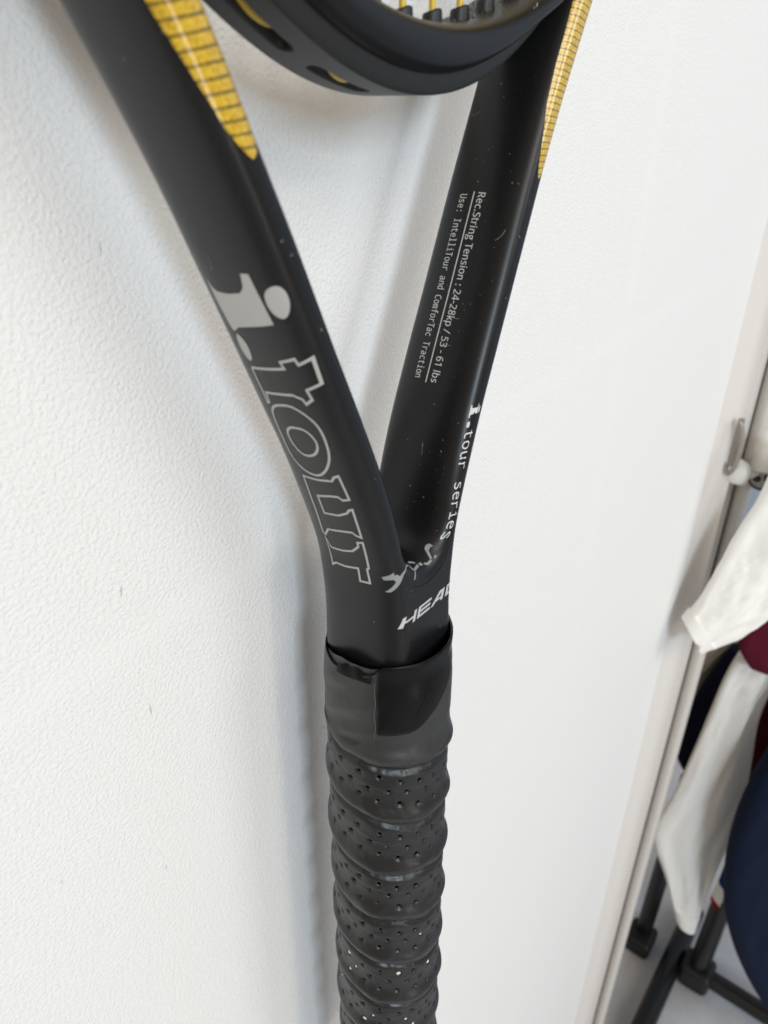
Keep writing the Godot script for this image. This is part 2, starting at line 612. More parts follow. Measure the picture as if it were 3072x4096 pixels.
# a point of the left arm's outer side, or of the right arm's inner side, from (y, z)
func side_at(y: float, z: float, left: bool) -> Array:
	var c := outer if left else inner
	var x := x_at(c, y)
	var sl := slope_at(c, y)
	var nr := Vector2(-1, sl).normalized() if not left else Vector2(1, -sl).normalized()
	var a := 4.5 if not left else inset_outer(Vector2(x, y))
	var b := half_depth(y)
	var w := clampf(absf(z) / b, 0.0, 0.99)
	var ins := a * (1.0 - pow(1.0 - pow(w, POWER), 1.0 / POWER))
	var p := Vector2(x, y) - nr * ins
	var n := Vector3(nr.x * pow(1.0 - ins / a, POWER - 1.0) / a, 0, signf(z) * pow(w, POWER - 1.0) / b)
	n.y = nr.y / nr.x * n.x if absf(nr.x) > 1e-3 else 0.0
	n = n.normalized()
	if left:
		p.x = -p.x
		n.x = -n.x
	return [Vector3(p.x, p.y, z), n]


func front_point(x: float, y: float) -> Array:
	var f := front_at(x, y)
	return [Vector3(x, y, f[0]), f[1]]


# prints: polygons in a 2D print space, cut in narrow bands and laid on the surface by «place»
func print_polygons(polys: Array, place: Callable, lift := 0.07, band := 1.2) -> ArrayMesh:
	var v := PackedVector3Array()
	var n := PackedVector3Array()
	var idx := PackedInt32Array()
	for poly in polys:
		var lo := 1e9
		var hi := -1e9
		var ylo := 1e9
		var yhi := -1e9
		for q in poly:
			lo = minf(lo, q.x)
			hi = maxf(hi, q.x)
			ylo = minf(ylo, q.y)
			yhi = maxf(yhi, q.y)
		var k := maxi(1, int(ceil((hi - lo) / band)))
		var ky := maxi(1, int(ceil((yhi - ylo) / band)))
		for i in k:
			for j in ky:
				var x0 := lerpf(lo, hi, float(i) / k)
				var x1 := lerpf(lo, hi, float(i + 1) / k)
				var y0 := lerpf(ylo, yhi, float(j) / ky)
				var y1 := lerpf(ylo, yhi, float(j + 1) / ky)
				for part in Geometry2D.intersect_polygons(poly, PackedVector2Array([Vector2(x0, y0), Vector2(x1, y0), Vector2(x1, y1), Vector2(x0, y1)])):
					var tri := Geometry2D.triangulate_polygon(part)
					var base := v.size()
					for q in part:
						var r: Array = place.call(q)
						v.append((r[0] + r[1] * lift) * MM)
						n.append(r[1])
					for t in tri:
						idx.append(base + t)
	return facing(v, n, idx)


# a closed or open line of a given width, as polygons for print_polygons
func ribbon(pts: PackedVector2Array, w: float, closed := true) -> Array:
	var out := []
	var n := pts.size()
	var l := PackedVector2Array()
	var r := PackedVector2Array()
	for i in n:
		var a := pts[(i - 1 + n) % n] if closed or i > 0 else pts[i]
		var b := pts[(i + 1) % n] if closed or i < n - 1 else pts[i]
		var d0 := (pts[i] - a).normalized()
		var d1 := (b - pts[i]).normalized()
		if d0 == Vector2.ZERO:
			d0 = d1
		if d1 == Vector2.ZERO:
			d1 = d0
		var m := (d0.orthogonal() + d1.orthogonal()).normalized()
		var k := 0.5 * w / maxf(m.dot(d0.orthogonal()), 0.45)
		l.append(pts[i] + m * k)
		r.append(pts[i] - m * k)
	for i in (n if closed else n - 1):
		var j := (i + 1) % n
		out.append(PackedVector2Array([l[i], l[j], r[j], r[i]]))
	return out


func rounded(pts: Array, times: int) -> PackedVector2Array:
	var p := PackedVector2Array(pts)
	for k in times:
		var q := PackedVector2Array()
		for i in p.size():
			var b := p[(i + 1) % p.size()]
			q.append(p[i].lerp(b, 0.25))
			q.append(p[i].lerp(b, 0.75))
		p = q
	return p


func text_polys(text: String, font_name: String, bold := false) -> Array:   # triangles of flat lettering, and its box
	var f := SystemFont.new()
	f.font_names = PackedStringArray([font_name])
	f.font_weight = 700 if bold else 400
	var t := TextMesh.new()
	t.font = f
	t.font_size = 64
	t.pixel_size = 0.01
	t.depth = 0.0
	t.curve_step = 1.0
	t.text = text
	t.horizontal_alignment = HORIZONTAL_ALIGNMENT_LEFT
	var a := t.get_mesh_arrays()
	var box2 := Rect2()
	var tris := []
	if a.size() and a[Mesh.ARRAY_VERTEX] != null:
		var v: PackedVector3Array = a[Mesh.ARRAY_VERTEX]
		var ix: PackedInt32Array = a[Mesh.ARRAY_INDEX] if a[Mesh.ARRAY_INDEX] != null else PackedInt32Array(range(v.size()))
		for i in range(0, ix.size(), 3):
			var q := PackedVector2Array()
			for k in 3:
				var p := v[ix[i + k]]
				q.append(Vector2(p.x, p.y))
			tris.append(q)
			for p in q:
				box2 = Rect2(p, Vector2.ZERO) if box2 == Rect2() else box2.expand(p)
	return [tris, box2]


func print_text(called: String, text: String, font_name: String, bold: bool, place: Callable, parent: Node, m: Material) -> void:
	# place gets (share of the length, height in shares of the text's box)
	var r := text_polys(text, font_name, bold)
	var b: Rect2 = r[1]
	var v := PackedVector3Array()
	var n := PackedVector3Array()
	var idx := PackedInt32Array()
	for t in r[0]:
		for q in t:
			var u := Vector2((q.x - b.position.x) / b.size.x, (q.y - b.position.y) / b.size.y)
			var s: Array = place.call(u)
			idx.append(v.size())
			v.append((s[0] + s[1] * 0.07) * MM)
			n.append(s[1])
	if v.size():
		add_mesh(called, facing(v, n, idx), m, parent)


# ------------------------------------------------------------------ racket
func build_racket() -> void:
	racket = thing("tennis_racket", "black tennis racket with yellow decals and taped grip hanging on the white wall", "tennis racket", Vector3(0, 1.35, 0.034))
	racket.basis = Basis(Vector3(0.999468, -0.032622, 0.0), Vector3(0.032609, 0.999075, -0.028037), Vector3(0.000915, 0.028022, 0.999607))
	var frame := add_mesh("frame", frame_mesh(), M.black, racket)
	build_bridge()
	build_decals(frame)
	build_prints(frame)
	build_strings()
	build_grip()
	build_specks(frame)


func bridge_outer(x: float) -> float:
	return 3.1 + 0.0088 * (x - 4.0) ** 2 - 3.2 * smoothstep(30.0, 52.0, absf(x - 2.0))


func bridge_inner(x: float) -> float:
	return 11.7 + 0.0061 * (x - 7.0) ** 2


func build_bridge() -> void:
	# tube that closes the hoop above the throat; both ends sink into the arms
	var rows := []
	var x := -58.0
	while x <= 58.01:
		var lo := Vector2(x, bridge_outer(x))
		var hi := Vector2(x, bridge_inner(x))
		var sl := ((bridge_inner(x + 1) - bridge_inner(x - 1)) + (bridge_outer(x + 1) - bridge_outer(x - 1))) / 4.0
		var up := Vector2(-sl, 1).normalized()
		var mid := (lo + hi) * 0.5
		var ht := (hi.y - lo.y) * 0.5 * up.y
		var row := PackedVector3Array()
		for k in 40:
			var th := TAU * k / 40.0
			var c := cos(th)
			var s := sin(th)
			# rounded box: z by cosine, along «up» by sine
			var pz := signf(c) * pow(absf(c), 0.62) * 10.0
			var pu := signf(s) * pow(absf(s), 0.72) * ht
			if s < 0.0:
				pz *= 1.0 - 0.12 * s * s
			row.append(Vector3(mid.x + up.x * pu, mid.y + up.y * pu, pz) * MM)
		rows.append(row)
		x += 1.0
	var bridge := add_mesh("bridge", grid(rows, true, true), M.black, racket)
	# bumper strip below, with a sunk slot for every loop of string
	var strip := Node3D.new()
	strip.name = "bumper_strip"
	racket.add_child(strip)
	var edges := [-52.0, -37.5, -20.0, -18.5, -2.5, 2.5, 17.5, 20.0, 37.5, 50.0]
	var zc := -1.2
	var rr := []
	for i in 330:
		var xx := lerpf(-53.0, 51.0, i / 329.0)
		var nd := Vector2(2.0 * 0.0088 * (xx - 4.0), -1).normalized()
		var base := Vector2(xx, 3.1 + 0.0088 * (xx - 4.0) ** 2)
		var row := PackedVector3Array()
		for k in 47:
			var zz := lerpf(-8.4, 6.9, k / 46.0)
			var off := 2.55
			var edge := minf(zz + 8.4, 6.9 - zz)
			off -= 4.2 * pow(clampf(1.0 - edge / 1.5, 0.0, 1.0), 2.4)
			for q in range(1, 8, 2):
				var xa: float = edges[q] + 2.9
				var xb: float = edges[q + 1] - 2.9
				var d := Vector2(maxf(maxf(xa - xx, xx - xb), 0.0), zz - zc).length()
				off -= 2.5 * (1.0 - smoothstep(1.05, 1.6, d))
			row.append(Vector3(base.x + nd.x * off, base.y + nd.y * off, zz) * MM)
		rr.append(row)
	add_mesh("strip_body", grid(rr, false, false), M.grommet, strip)
	for i in range(1, edges.size() - 1, 2):
		# the string's loop that shows in each slot
		var pts := PackedVector3Array()
		var xa: float = edges[i] + 4.0
		var xb: float = edges[i + 1] - 4.0
		for k in 15:
			var s := k / 14.0
			var xx := lerpf(xa, xb, s)
			var sl3 := 2.0 * 0.0088 * (xx - 4.0)
			var nd := Vector2(sl3, -1).normalized()
			var off := -0.6 + 2.3 * pow(sin(PI * s), 0.5)
			pts.append(Vector3(xx + nd.x * off, 3.1 + 0.0088 * (xx - 4.0) ** 2 + nd.y * off, zc) * MM)
		add_mesh("string_loop", tube_mesh(pts, 0.7 * MM, 10), M.string, strip)
	# small scuffs on the hoop's front at the right
	for q in [[33.5, 14.2], [34.6, 14.9]]:
		var c: Vector2 = Vector2(q[0], q[1])
		var poly := rounded([c + Vector2(-0.9, -1.1), c + Vector2(-0.2, -1.2), c + Vector2(0.5, 1.0), c + Vector2(0.1, 1.2)], 2)
		add_mesh("scuff", print_polygons([poly], func(p: Vector2) -> Array: return [Vector3(p.x, p.y, 9.1), Vector3(-0.3, 0.3, 0.9).normalized()], 0.0), M.chip, bridge)


func build_decals(frame: Node) -> void:
	var tl := [[-6.9, 0.46, 0.48], [-6.5, 0.38, 0.52], [-5.25, 0.30, 0.60], [-2.75, 0.22, 0.68], [0.0, 0.19, 0.715], [2.5, 0.18, 0.755], [5.0, 0.18, 0.785], [9.75, 0.18, 0.84], [20.0, 0.17, 0.90], [70.0, 0.15, 0.92]]
	var tr := [[-14.9, 0.50, 0.52], [-14.2, 0.44, 0.58], [-12.5, 0.38, 0.63], [-8.0, 0.30, 0.70], [-1.75, 0.21, 0.77], [5.0, 0.18, 0.82], [10.0, 0.18, 0.86], [18.0, 0.16, 0.92], [70.0, 0.14, 0.93]]
	for side in 2:
		var tab: Array = tl if side == 0 else tr
		var sg := -1.0 if side == 0 else 1.0
		var rows := []
		var uvs := []
		var y: float = tab[0][0]
		while y < 66.0:
			var i := 0
			while i < tab.size() - 2 and tab[i + 1][0] < y:
				i += 1
			var s: float = clampf((y - tab[i][0]) / (tab[i + 1][0] - tab[i][0]), 0, 1)
			var ta := lerpf(tab[i][1], tab[i + 1][1], s)
			var tb := lerpf(tab[i][2], tab[i + 1][2], s)
			var xi := x_at(inner, y)
			var xo := x_at(outer, y)
			var row := PackedVector3Array()
			var ur := PackedVector2Array()
			for k in 25:
				var w := 0.5 - 0.5 * cos(PI * k / 24.0)
				var t := lerpf(ta, tb, w)
				# slide along the tube's cross direction, so that the lines cross it squarely
				var shift := (t - 0.5) * -5.0
				var yy := y + shift * (tb - ta)
				var xx := lerpf(x_at(inner, yy), x_at(outer, yy), t)
				var f := front_at(xx * sg, yy)
				row.append((Vector3(xx * sg, yy, f[0]) + f[1] * 0.09) * MM)
				ur.append(Vector2(t, (y + 20.0) / 96.0))
			rows.append(row)
			uvs.append(ur)
			y += 0.5 if y < 12.0 else 1.0
		add_mesh("yellow_decal", grid(rows, false, side == 0, uvs), M.decal if side == 0 else M.decal_far, frame)


func build_prints(frame: Node) -> void:
	var left := func(q: Vector2) -> Array: return side_at(q.x, q.y, true)
	var front := func(q: Vector2) -> Array: return front_point(q.x, q.y)
	# the large lettering down the left arm's side: (y, z) on that side
	var li := [Vector2(-22.8, 3.6), Vector2(-22.8, 5.1), Vector2(-26.5, 5.4), Vector2(-31.1, 5.8), Vector2(-32.0, 0.5), Vector2(-32.7, -2.8), Vector2(-33.7, -4.3), Vector2(-33.8, -4.8), Vector2(-32.4, -5.3), Vector2(-28.7, -5.7), Vector2(-24.8, -5.7), Vector2(-25.3, -5.4), Vector2(-26.2, -5.0), Vector2(-26.7, -3.9), Vector2(-26.6, -1.4), Vector2(-26.1, 1.7), Vector2(-25.1, 2.9), Vector2(-24.0, 3.3)]
	var ldot := [Vector2(-25.0, 7.6), Vector2(-24.9, 8.9), Vector2(-26.0, 9.5), Vector2(-27.9, 9.5), Vector2(-29.5, 8.9), Vector2(-30.3, 8.0), Vector2(-29.8, 6.9), Vector2(-28.6, 6.2), Vector2(-27.0, 6.1), Vector2(-25.8, 6.5)]
	var lpoint := [Vector2(-34.2, -4.4), Vector2(-34.2, -3.7), Vector2(-35.5, -2.6), Vector2(-37.4, -2.6), Vector2(-38.8, -3.1), Vector2(-39.3, -3.8), Vector2(-39.0, -4.7), Vector2(-37.6, -5.2), Vector2(-35.6, -5.1)]
	add_mesh("letter_i", print_polygons([PackedVector2Array(li), rounded(ldot, 2), rounded(lpoint, 2)], left), M.silver, frame)
	var lt := [Vector2(-40.7, -4.2), Vector2(-40.0, -0.3), Vector2(-39.2, 4.1), Vector2(-38.0, 3.8), Vector2(-37.2, 6.9), Vector2(-38.3, 7.2), Vector2(-37.4, 9.6), Vector2(-42.2, 9.5), Vector2(-43.2, 6.8), Vector2(-45.1, 7.1), Vector2(-46.1, 5.6), Vector2(-45.1, 5.2), Vector2(-44.5, 3.4), Vector2(-45.0, 0.0), Vector2(-45.6, -3.6), Vector2(-47.8, -4.0), Vector2(-48.1, -4.7), Vector2(-45.1, -4.5), Vector2(-42.2, -4.6), Vector2(-41.2, -4.6)]
	var lo := [Vector2(-47.6, -1.0), Vector2(-47.1, 1.2), Vector2(-47.6, 3.2), Vector2(-49.1, 5.1), Vector2(-50.9, 6.2), Vector2(-53.9, 6.4), Vector2(-57.9, 5.8), Vector2(-61.0, 4.0), Vector2(-63.1, 1.8), Vector2(-63.8, -0.5), Vector2(-63.0, -3.6), Vector2(-60.2, -5.5), Vector2(-55.6, -5.3), Vector2(-51.5, -5.0), Vector2(-49.3, -4.2), Vector2(-48.1, -2.6)]
	var loi := [Vector2(-52.2, 0.5), Vector2(-52.0, 2.3), Vector2(-53.1, 3.8), Vector2(-55.2, 4.3), Vector2(-57.5, 3.0), Vector2(-58.8, 0.7), Vector2(-58.8, -1.3), Vector2(-57.0, -2.6), Vector2(-54.9, -2.9), Vector2(-53.4, -2.3), Vector2(-52.4, -0.9)]
	var lu := [Vector2(-65.2, -3.9), Vector2(-64.7, 0.4), Vector2(-63.9, 4.0), Vector2(-62.8, 4.9), Vector2(-62.3, 6.0), Vector2(-68.1, 6.5), Vector2(-68.6, 4.9), Vector2(-67.9, 4.1), Vector2(-68.3, 2.0), Vector2(-69.5, -1.7), Vector2(-74.1, -1.7), Vector2(-73.3, 2.3), Vector2(-72.0, 4.8), Vector2(-71.0, 5.6), Vector2(-70.7, 6.4), Vector2(-78.3, 6.3), Vector2(-78.0, 5.2), Vector2(-77.3, 4.4), Vector2(-77.8, 2.0), Vector2(-79.0, -2.5), Vector2(-81.3, -4.2), Vector2(-80.9, -4.8), Vector2(-74.0, -4.3), Vector2(-70.0, -4.2)]
	var lr := [Vector2(-82.1, -4.6), Vector2(-84.7, -3.6), Vector2(-84.1, -0.1), Vector2(-83.1, 2.8), Vector2(-81.2, 4.8), Vector2(-80.0, 4.9), Vector2(-79.7, 6.2), Vector2(-87.0, 5.9), Vector2(-87.5, 5.4), Vector2(-91.2, 5.6), Vector2(-91.4, 3.1), Vector2(-87.9, 3.1), Vector2(-88.8, -0.5), Vector2(-89.0, -3.3), Vector2(-90.0, -4.6)]
	var w := 0.5
	add_mesh("letter_t", print_polygons(ribbon(PackedVector2Array(lt), w), left), M.silver, frame)
	add_mesh("letter_o", print_polygons(ribbon(rounded(lo, 2), w) + ribbon(rounded(loi, 2), w), left), M.silver, frame)
	add_mesh("letter_u", print_polygons(ribbon(PackedVector2Array(lu), w), left), M.silver, frame)
	add_mesh("letter_r", print_polygons(ribbon(PackedVector2Array(lr), w), left), M.silver, frame)
	# maker's word across the front of the shaft
	var h0 := Vector2(-10.2, -103.0)
	var hs := Vector2(22.2, 2.7)
	var wd := 0.235
	var words := []
	var put := func(li_: int, pts: Array) -> void:
		var q := PackedVector2Array()
		for p in pts:
			q.append(h0 + Vector2((li_ * 0.253 + p.x * wd + p.y * 0.045) * hs.x, p.y * hs.y))
		words.append(q)
	var rect := func(li_: int, a: float, b: float, c: float, d: float) -> void: put.call(li_, [Vector2(a, b), Vector2(c, b), Vector2(c, d), Vector2(a, d)])
	rect.call(0, 0.0, 0.0, 0.19, 1.0)
	rect.call(0, 0.19, 0.40, 0.76, 0.60)
	rect.call(0, 0.76, 0.0, 0.95, 1.0)
	rect.call(1, 0.0, 0.0, 0.18, 1.0)
	rect.call(1, 0.18, 0.0, 0.96, 0.21)
	rect.call(1, 0.18, 0.40, 0.94, 0.61)
	rect.call(1, 0.18, 0.79, 0.96, 1.0)
	put.call(2, [Vector2(-0.06, 0.0), Vector2(0.17, 0.0), Vector2(0.70, 0.80), Vector2(0.70, 1.0), Vector2(0.50, 1.0)])
	rect.call(2, 0.70, 0.0, 0.90, 1.0)
	rect.call(2, 0.34, 0.20, 0.70, 0.38)
	rect.call(3, 0.0, 0.0, 0.19, 1.0)
	rect.call(3, 0.19, 0.0, 0.76, 0.22)
	rect.call(3, 0.19, 0.78, 0.76, 1.0)
	put.call(3, [Vector2(0.76, 0.0), Vector2(0.9, 0.06), Vector2(0.98, 0.24), Vector2(0.98, 0.76), Vector2(0.9, 0.94), Vector2(0.76, 1.0)])
	add_mesh("shaft_lettering", print_polygons(words, front, 0.07, 1.0), M.word, frame)
	# small print down the right arm's inner side
	var inner_line := func(y0: float, y1: float, z0: float, z1: float) -> Callable:
		return func(u: Vector2) -> Array:
			var y := lerpf(y0, y1, u.x)
			return side_at(y, lerpf(z0, z1, u.y), false)
	print_text("tension_print", "Rec.String Tension : 24-28kp / 53 - 61 lbs", "Droid Sans", false, inner_line.call(-17.6, -55.4, -0.75, 1.75), frame, M.print)
	print_text("string_print", "Use: IntelliTour and ComforTac Traction", "Droid Sans Mono", false, inner_line.call(-18.1, -55.1, -4.75, -2.75), frame, M.print)
	var rule := PackedVector2Array([Vector2(-17.5, -1.12), Vector2(-17.5, -1.38), Vector2(-55.7, -1.52), Vector2(-55.7, -1.26)])
	add_mesh("print_rule", print_polygons([rule], func(q: Vector2) -> Array: return side_at(q.x, q.y, false)), M.print, frame)
	# series name down the front of the right arm
	var series := func(y0: float, y1: float, d0: float, d1: float) -> Callable:
		return func(u: Vector2) -> Array:
			var y := lerpf(y0, y1, u.x)
			return front_point(x_at(inner, y) + lerpf(d0, d1, u.y), y)
	print_text("series_initial", "i.", "Droid Serif", true, series.call(-58.9, -63.6, 2.5, 5.2), frame, M.print)
	print_text("series_print", "tour series", "Droid Sans Mono", false, series.call(-64.2, -88.0, 2.5, 4.6), frame, M.print)
	# bare paint where the coat has cracked off at the throat
	var chips := []
	chips.append(PackedVector2Array([Vector2(-12.3, -92.7), Vector2(-11.7, -92.7), Vector2(-10.2, -90.6), Vector2(-9.1, -89.0), Vector2(-7.6, -88.0), Vector2(-7.8, -87.6), Vector2(-9.4, -88.2), Vector2(-10.4, -88.7), Vector2(-11.0, -88.1), Vector2(-11.6, -88.1), Vector2(-11.7, -87.3), Vector2(-12.2, -87.9), Vector2(-13.0, -88.7), Vector2(-12.7, -89.5), Vector2(-11.6, -89.3), Vector2(-11.1, -89.9), Vector2(-11.5, -91.0)]))
	chips.append_array(ribbon(PackedVector2Array([Vector2(-7.6, -87.8), Vector2(-6.2, -88.7), Vector2(-4.6, -89.7)]), 0.32, false))
	chips.append_array(ribbon(PackedVector2Array([Vector2(-4.3, -90.0), Vector2(-3.8, -90.8), Vector2(-3.3, -91.4)]), 0.36, false))
	chips.append_array(ribbon(PackedVector2Array([Vector2(-3.3, -91.5), Vector2(-4.0, -92.0), Vector2(-4.9, -92.5)]), 0.42, false))
	chips.append_array(ribbon(PackedVector2Array([Vector2(-3.1, -91.4), Vector2(-1.2, -91.5), Vector2(0.3, -91.7), Vector2(1.7, -92.1), Vector2(3.0, -91.7)]), 0.42, false))
	chips.append_array(ribbon(PackedVector2Array([Vector2(3.1, -91.5), Vector2(3.3, -90.7), Vector2(3.6, -90.0), Vector2(4.3, -89.4), Vector2(4.9, -89.1)]), 0.5, false))
	chips.append(rounded([Vector2(3.8, -91.7), Vector2(4.6, -91.4), Vector2(4.7, -91.0), Vector2(3.9, -91.2)], 1))
	chips.append_array(ribbon(PackedVector2Array([Vector2(-3.2, -90.1), Vector2(-2.2, -90.5), Vector2(-1.2, -91.0)]), 0.26, false))
	add_mesh("paint_chip", print_polygons(chips, front, 0.05, 0.6), M.chip, frame)


func build_strings() -> void:
	var xs := []
	for k in 8:
		xs.append(4.35 + 8.85 * k)
		xs.append(-4.35 - 8.85 * k)
	for x in xs:
		var ax := absf(x)
		# where this main string meets the top of the hoop
		var top := 360.0
		for i in inner.size():
			if inner[i].y > 230.0 and inner[i].x <= ax:
				top = inner[i].y + 5.0
				break
		var y0 := bridge_inner(x)
		add_mesh("main_string", tube_mesh(PackedVector3Array([Vector3(x, y0 - 4.0, 0), Vector3(x, 60, 0.3), Vector3(x, top, 0)]) , 0.65, 8, false) if false else tube_mesh(PackedVector3Array([Vector3(x, y0 - 4.0, 0) * MM, Vector3(x, 60, 0) * MM, Vector3(x, top, 0) * MM]), 0.64 * MM, 8, false), M.string, racket)
		if ax < 45.0:
			# grommet barrel: a sleeve with a slanted, rounded top
			var rows := []
			for i in 8:
				var row := PackedVector3Array()
				var hgt: float = [-2.0, 0.0, 0.8, 1.55, 1.8, 1.92, 1.92, 1.0][i]
				var rad: float = [2.0, 1.95, 1.9, 1.85, 1.7, 1.4, 0.72, 0.68][i]
				for j in 20:
					var th := TAU * j / 20.0
					var e := 0.35 * cos(th - 0.8) if hgt > 1.2 else 0.0
					row.append(Vector3(x + cos(th) * rad, y0 + hgt + e, sin(th) * rad * 0.92) * MM)
				rows.append(row)
			add_mesh("grommet", grid(rows, true, true), M.grommet, racket)
	# cross strings above the frame's edge
	for k in 17:
		var y := 45.0 + 18.0 * k
		var hx := 0.0
		for i in inner.size() - 1:
			if (inner[i].y - y) * (inner[i + 1].y - y) <= 0.0:
				hx = maxf(hx, inner[i].x)
		var pts := PackedVector3Array()
		for i in 34:
			var x := lerpf(-hx - 3.0, hx + 3.0, i / 33.0)
			pts.append(Vector3(x, y, 0.9 * (1.0 if (i + k) % 2 == 0 else -1.0)) * MM)
		add_mesh("cross_string", tube_mesh(pts, 0.64 * MM, 6, false), M.string, racket)


# ------------------------------------------------------------------ grip
func octagon(th: float, a: float) -> float:
	var s := 0.0
	for k in 4:
		s += pow(absf(cos(th - k * PI / 4)) / a, 7.5)
	return pow(s, -1.0 / 7.5) * 1.04


func wrap_relief(ph: float) -> float:
	# overgrip relief over one turn; the turn above ends in a fat rolled edge at 0
	var d := ph if ph < 0.5 else ph - 1.0
	var r := 1.15 * exp(-pow((d + 0.05) / 0.15, 2.0))
	r -= 1.15 * exp(-pow((d - 0.16) / 0.055, 2.0))
	r += 0.25 * exp(-pow((d - 0.45) / 0.2, 2.0))
	return r


var holes := []
var gn := FastNoiseLite.new()


func grip_phase(th: float, y: float) -> float:
	return fposmod((-141.2 - y) / 20.0 + (th - 2.47) / TAU + 0.10 * gn.get_noise_2d(th * 22.0, y * 1.5) + 0.03 * gn.get_noise_2d(th * 90.0, y * 3.0), 1.0)


func grip_radius(th: float, y: float) -> float:
	var base := octagon(th, 15.45)
	var r := base + wrap_relief(grip_phase(th, y)) * clampf((-130.0 - y) / 10.0, 0.0, 1.0) * (1.0 + 0.35 * gn.get_noise_2d(th * 20.0, y * 2.0))
	r += 0.22 * gn.get_noise_2d(th * 60.0 + 100.0, y * 5.0)
	return r


func polar(th: float, r: float, y: float) -> Vector3:
	return Vector3(cos(th) * r, y, sin(th) * r)


func build_grip() -> void:
	gn.frequency = 0.02
	gn.seed = 3
	# holes: three staggered rows on every turn
	for turn in range(-1, 8):
		for row in 3:
			for k in 19:
				var th := TAU * (k + 0.5 * (row % 2)) / 19.0 + rng.randf_range(-0.03, 0.03)
				var ph: float = [0.36, 0.56, 0.76][row] + rng.randf_range(-0.02, 0.02)
				var y := -141.2 - 20.0 * (turn + ph - (th - 2.47) / TAU)
				if th > 2.47 + PI:
					y -= 20.0
				if y > -142.0 or y < -298.0:
					continue
				holes.append(Vector3(fposmod(th, TAU), y, rng.randf_range(0.45, 0.72)))
	var buckets := {}
	for h in holes:
		var key := int(floor(h.y / 4.0))
		for d in [-1, 0, 1]:
			if not buckets.has(key + d):
				buckets[key + d] = []
			buckets[key + d].append(h)
	var rows := []
	var nth := 240
	var y := -137.0
	while y > -326.0:
		var row := PackedVector3Array()
		var near: Array = buckets.get(int(floor(y / 4.0)), [])
		for j in nth:
			var th := TAU * j / nth
			var r := grip_radius(th, y)
			for h in near:
				var dy: float = h.y - y
				if absf(dy) < 1.6:
					var dx: float = angle_difference(th, h.x) * 16.0
					if absf(dx) < 1.6:
						var q: float = sqrt(dx * dx + dy * dy) / h.z
						if q < 2.2:
							r -= 0.6 / (1.0 + exp((q - 1.0) * 7.0))
			row.append(polar(th, r, y) * MM)
		rows.append(row)
		y -= 0.45 if y > -285.0 else 2.0
	# butt cap
	for q in [[-327.0, 16.5], [-329.0, 18.0], [-334.0, 18.4], [-336.0, 17.5], [-337.0, 15.0], [-337.2, 1.0]]:
		var row := PackedVector3Array()
		for j in nth:
			var th := TAU * j / nth
			row.append(polar(th, octagon(th, q[1]), q[0]) * MM)
		rows.append(row)
	var grip := add_mesh("grip", grid(rows, true, false), M.grip, racket)
	# dark bottoms of the holes, and a few holes packed with pale lint
	var vs := [PackedVector3Array(), PackedVector3Array()]
	var ns := [PackedVector3Array(), PackedVector3Array()]
	for h in holes:
		var pale: bool = h.y < -190.0 and rng.randf() < 0.04 + 0.07 * float(h.y < -225.0)
		var which := 1 if pale else 0
		var r := grip_radius(h.x, h.y) - (0.2 if pale else 0.42)
		var nrm := polar(h.x, 1.0, 0.0)
		var tx := Vector3(-sin(h.x), 0, cos(h.x))
		for k in 10:
			var a := TAU * k / 10.0
			var b := TAU * (k + 1) / 10.0
			var rad: float = h.z * (0.95 if pale else 1.2)
			for p in [Vector3.ZERO, tx * cos(a) + Vector3.UP * sin(a), tx * cos(b) + Vector3.UP * sin(b)]:
				var dome := nrm * (0.32 if pale and p == Vector3.ZERO else 0.0)
				vs[which].append((polar(h.x, r, h.y) + p * rad + dome) * MM)
				ns[which].append((nrm + p * (0.6 if pale else 0.0)).normalized())
	for which in 2:
		var o := add_mesh("perforations" if which == 0 else "lint", facing(vs[which], ns[which], PackedInt32Array(range(vs[which].size()))), M.hole if which == 0 else M.lint, grip)
		o.set_meta("kind", "stuff")
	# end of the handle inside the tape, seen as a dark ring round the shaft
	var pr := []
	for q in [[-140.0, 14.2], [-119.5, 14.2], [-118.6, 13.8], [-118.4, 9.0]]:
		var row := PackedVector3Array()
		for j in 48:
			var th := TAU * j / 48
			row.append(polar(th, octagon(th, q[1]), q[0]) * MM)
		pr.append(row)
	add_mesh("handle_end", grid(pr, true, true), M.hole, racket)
	# finishing tape: an open sleeve with a lifted upper edge
	var tape_top := func(th: float) -> float:
		var d := angle_difference(th, 2.95)
		return -113.2 - 0.9 * gn.get_noise_1d(th * 40.0) - 3.0 * exp(-pow(d / 0.34, 4.0)) + 0.8 * exp(-pow(angle_difference(th, 0.75) / 0.4, 2.0)) - 4.2 * smoothstep(2.95, 3.5, th) * smoothstep(5.2, 4.4, th)
	var tape_r := func(th: float, yy: float) -> float:
		var r := octagon(th, lerpf(14.95, 15.75, smoothstep(-115.0, -126.0, yy))) + 0.12 * gn.get_noise_2d(th * 50.0, yy * 3.0)
		r += 0.3 * smoothstep(-119.0, -113.0, yy) * (1.0 + gn.get_noise_1d(th * 30.0 + 70.0))
		# soft slanting creases
		r += (0.34 + 0.3 * gn.get_noise_1d(th * 25.0)) * sin((yy + th * 9.0 + 2.0 * gn.get_noise_2d(th * 30.0, yy * 4.0)) * 0.75) * smoothstep(-117.0, -122.0, yy) * smoothstep(2.3, 2.9, th) * smoothstep(4.2, 3.4, th)
		if yy < -134.0:
			r = lerpf(r, grip_radius(th, yy) + 0.12, smoothstep(-134.0, -139.5, yy))
		return r
	var tr := []
